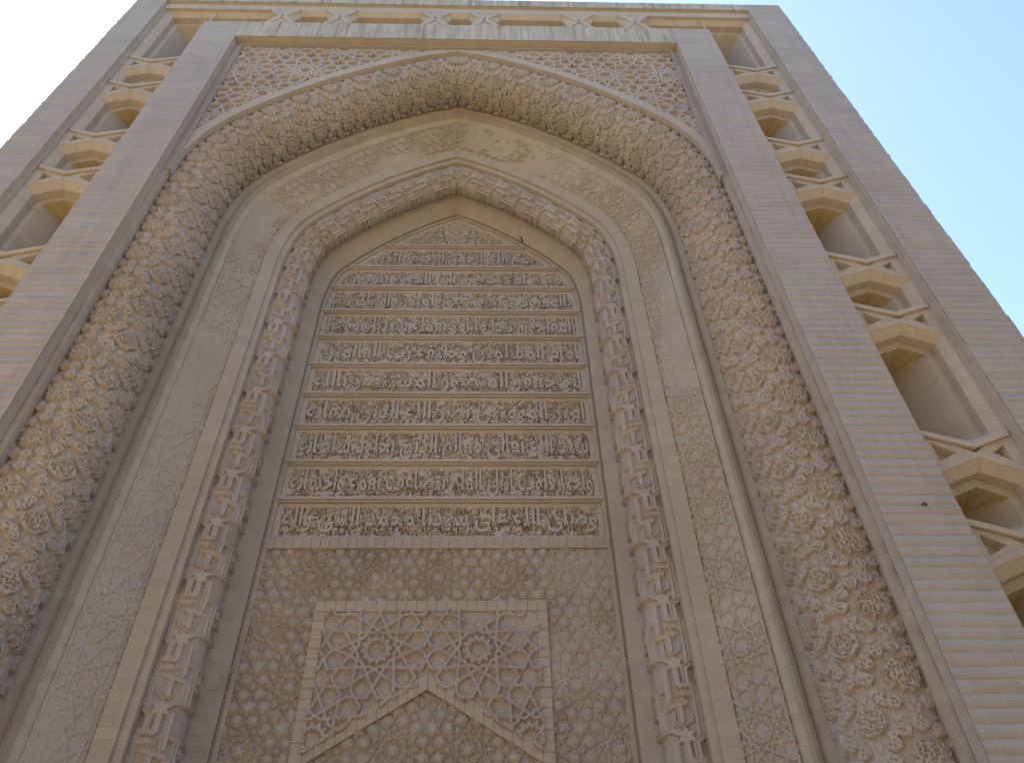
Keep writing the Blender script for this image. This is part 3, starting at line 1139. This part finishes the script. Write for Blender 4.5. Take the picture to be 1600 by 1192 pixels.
for i in range(10):
    za, zb_ = rows[i], rows[i + 1]
    p = panel('inscription_band', zb_, za, insc_h(i + 1, za, zb_), M_INSC)
    w_lo, w_hi = float(hw(zb_ + .02, .014)), float(hw(za - .03, .014))
    w = w_lo * .4 + w_hi * .6
    words = TEXT[i].split()
    zt0, zt1 = zb_ + 0.014, za - 0.0175
    lettering(TEXT[i], -w, w, zt0, zt1, YP + 0.0162, p, depth=0.074, bold=0.018)
    alt = ' '.join(words[len(words) // 2:] + words[:len(words) // 2])
    lettering(alt, -w * .97, w * .97, zt0 + (zt1 - zt0) * .42, zt1 - .002, YP + 0.0162, p, depth=0.054, bold=0.0)
    mb = MB()                                       # double ledge over the row
    h_ = float(hw(za, -0.004))
    mb.box(-h_, h_, YP - 0.011, YP + .01, za - 0.0035, za + 0.0035)
    mb.box(-h_ + .004, h_ - .004, YP - 0.0065, YP + .01, za - 0.0085, za - 0.0038)
    mb.build('ledge', M_INSC, p)
# arabesque in the apex
def apex_h(x, z):
    zz = z / S
    edge = np.minimum((z - (rows[0] + .008) * S), (arch_z(x / S, HWN + .012) * S - z))
    rec = sm(0, .012, edge)
    return -0.07 * rec + rec * 0.062 * lace(np.abs(x) + 2, z, 13, 131) + 0.006 * (fbm(x * 12, z * 12, 7, 3) - .5)


panel('arabesque_panel', rows[0], 2.30, apex_h, M_INSC)

# plain brick band under the rows
mb = MB()
x_, zz_ = -0.362, 0
rr = random.Random(5)
while x_ < 0.362:
    w_ = min(0.0192, 0.362 - x_)
    mb.box(x_ + .0004, x_ + w_ - .0004, YP - 0.007 - rr.uniform(0, .001), YP + .02, 0.974, 0.9995)
    x_ += 0.0192
mb.box(-0.362, 0.362, YP - 0.0052, YP + .01, 0.9735, 0.9993)
mb.build('sill_band', M_REV, gate)

# star field below
X0, X1, Z0_, Z1_ = -1.65, 1.65, ZB * S, 0.975 * S
RF = Raster(X0, X1, Z0_, Z1_ + .01, .0045)
F_D = RF.segs(hankin(X0, X1, Z0_, Z1_, 0.58, 0.03, 3.98, 62), .07)
F_H = 0.028 * sm(.006, .012, F_D) - 0.012 * np.exp(-((F_D - .0205) / .0035) ** 2) + 0.004 * sm(.022, .032, F_D)


def field_h(x, z):
    h = RF.sample(F_H, x + .022 * (fbm(x * 2.2, z * 2.2, 145, 2) - .5), z + .022 * (fbm(x * 2.2 + 9, z * 2.2, 147, 2) - .5))
    h = h * (0.75 + 0.5 * fbm(x * 6 + 3, z * 6, 149, 2)) + .004 * lace(x, z, 26, 148)
    worn = sm(0.52, 0.72, fbm(x * .8, z * .8, 141, 5))
    return h * (1 - .6 * worn) + .01 * worn + 0.016 * (fbm(x * 6, z * 6, 143, 5) - .5) - .01


panel('star_field_panel', ZB, 0.9735, field_h, M_BAND, rs=0.006 / S)

# chevron frame with strapwork
fx0, fx1, fz0, fz1 = -0.234, 0.222, 0.535, 0.850
ix0, ix1, iz1 = -0.211, 0.201, 0.826
ax, at, ab = -0.005, 0.700, 0.668
mb = MB()
Y0 = YP - 0.0075


def bricks(mb, p, q, w, n, up):
    """a run of bricks from p to q, w wide towards +up"""
    p, q, up = np.array(p), np.array(q), np.array(up)
    for k in range(n):
        a, b = p + (q - p) * ((k + .006) / n), p + (q - p) * ((k + .994) / n)
        poly = [tuple(a), tuple(b), tuple(b + up * w), tuple(a + up * w)]
        area = sum(poly[i - 1][0] * poly[i][1] - poly[i][0] * poly[i - 1][1] for i in range(4))
        mb.prism(poly if area > 0 else poly[::-1], Y0 - rr.uniform(0, .0012), YP + .02, .0008)


bricks(mb, (fx0, iz1), (fx1, iz1), fz1 - iz1, 23, (0, 1))
bricks(mb, (ix0, fz0), (ix0, iz1 - .0003), ix0 - fx0, 15, (-1, 0))
bricks(mb, (ix1, fz0), (ix1, iz1 - .0003), fx1 - ix1, 15, (1, 0))
bricks(mb, (ix0 + .0003, fz0 + .002), (ax, ab), at - ab, 12, (0, 1))
bricks(mb, (ax + .0003, ab), (ix1 - .0003, fz0 + .002), at - ab, 12, (0, 1))
mb.build('chevron_frame', M_REV, gate)
RC = Raster(-1.1, 1.1, 2.3, 3.8, .005)
DC = RC.segs(hankin(-1.1, 1.1, 2.3, 3.8, 0.84, -0.46, 3.28, 64), .05)
xs = np.arange(ix0 - .004, ix1 + .004, .0055 / S)
zs_ = np.arange(fz0, iz1 + .004, .0055 / S)
Z, X = np.meshgrid(zs_, xs, indexing='ij')
dd = RC.sample(DC, X * S, Z * S)
lost = sm(0.60, 0.67, fbm(X * S * 2.2 + 3, Z * S * 2.2, 151, 4)) * sm(-.6, .3, X * S)
wl = 0.013
hh = 0.036 * sm(wl + .009, wl - .003, dd) * (1 - .9 * lost)
hh = hh + 0.006 * lace(X * S, Z * S, 26, 153) * sm(.4, .6, fbm(X * S * 3, Z * S * 3, 155, 3)) + .012 * (fbm(X * S * 6, Z * S * 6, 157, 4) - .5)
Y = YP - 0.0035 - hh / S
xc_, zc_ = (xs[:-1] + xs[1:]) / 2, (zs_[:-1] + zs_[1:]) / 2
lim = at - 0.012 - np.where(xc_ < ax, (ax - xc_) * (ab - fz0) / (ax - ix0), (xc_ - ax) * (ab - fz0) / (ix1 - ax))
grids('strapwork_panel', [(X, Y, Z, X * S, Z * S, zc_[:, None] > lim[None, :])], M_TERRA, gate)

# socle under the carved work and filling behind the mouldings
mb = MB()
mb.box(-0.719, 0.719, 0.06, DEP - .01, ZG, ZB - .001)
mb.face([(-1.0, 0.55, ZB), (1.0, 0.55, ZB), (1.0, 0.55, ZT - .05), (-1.0, 0.55, ZT - .05)])
mb.build('socle', M_FACE, gate)

# ------------------------------------------------------------------ small things fixed to the wall
def thing(name, label, cat):
    o = bpy.data.objects.new(name, None)
    COL.objects.link(o)
    o['label'], o['category'] = label, cat
    return o


def rod(name, pts, r, mat, parent):
    cu = bpy.data.curves.new(name, 'CURVE')
    cu.dimensions = '3D'
    cu.bevel_depth = r
    cu.bevel_resolution = 3
    cu.use_fill_caps = True
    sp = cu.splines.new('POLY')
    sp.points.add(len(pts) - 1)
    for p, q in zip(sp.points, pts):
        p.co = (*W(*q), 1)
    ob = bpy.data.objects.new(name, cu)
    COL.objects.link(ob)
    me = bpy.data.meshes.new_from_object(ob.evaluated_get(bpy.context.evaluated_depsgraph_get()))
    COL.objects.unlink(ob)
    bpy.data.objects.remove(ob)
    me.name = name
    me.materials.clear()
    return link(name, me, mat, parent)


o = rod('iron_hook', [(0.791, 0.01, 0.769), (0.791, -0.007, 0.767), (0.792, -0.009, 0.763), (0.792, -0.006, 0.761)], 0.007, M_IRON, None)
o['label'], o['category'] = 'small dark iron hook in the plain brick border right of the big carved roll', 'hook'
o = rod('iron_peg', [(0.2, 0.43, 2.128), (0.2, 0.405, 2.126), (0.204, 0.40, 2.115), (0.206, 0.403, 2.095)], 0.009, M_IRON, None)
o['label'], o['category'] = 'dark iron peg sticking out beside the arabesque at the top of the inscription field', 'peg'
o = rod('cable', [(-0.395, 0.352, 0.62), (-0.372, 0.385, 0.66), (-0.358, 0.405, 0.72), (-0.353, 0.408, 0.80)], 0.006, M_REV, None)
o['label'], o['category'] = 'thin dusty cable hanging down the wall left of the lower star panel', 'cable'

# ------------------------------------------------------------------ unseen building behind the viewer, added to block sky from the lower facade
M_OPP = stone('brown_brick', (0.15, 0.13, 0.115), (0.12, 0.105, 0.095), (0.25, 0.08), (0.2, 0.16, 0.12))
OY, OH = -S - 11.0, 13.5
o = thing('added_shade_building', 'unseen plain brown brick building behind the viewer, added to shade the lower gateway', 'building')
mb = MB()
mb.box(-35 / S, 35 / S, (OY - 6) / S, OY / S, ZG, (OH - H0) / S)
mb.build('wall', M_OPP, o)
mb = MB()
mb.box(-35.3 / S, 35.3 / S, (OY - 6.3) / S, (OY + 0.3) / S, (OH - H0) / S + .001, (OH - H0 + 0.5) / S)
mb.build('cornice', M_OPP, o)
for st in range(2):
    for k in range(-6, 7):
        mb = MB()
        x, z = k * 4.2, 1.2 + st * 5.6
        mb.box((x - .8) / S, (x + .8) / S, (OY + .01) / S, (OY + 0.06) / S, (z - H0) / S, (z + 2.6 - H0) / S)
        mb.box((x - 1.0) / S, (x + 1.0) / S, (OY + .01) / S, (OY + 0.2) / S, (z - .16 - H0) / S, (z - .01 - H0) / S)
        mb.build('window', M_IRON, o)

# ------------------------------------------------------------------ ground
me = bpy.data.meshes.new('ground')
me.from_pydata([(-600, -600, 0), (600, -600, 0), (600, 600, 0), (-600, 600, 0)], [], [(0, 1, 2, 3)])
ul = me.uv_layers.new(name='UVMap')
ul.data.foreach_set('uv', np.array([(-600, -600), (600, -600), (600, 600), (-600, 600)], np.float32).ravel())
g = link('ground', me, M_GROUND, None)
g['kind'] = 'structure'
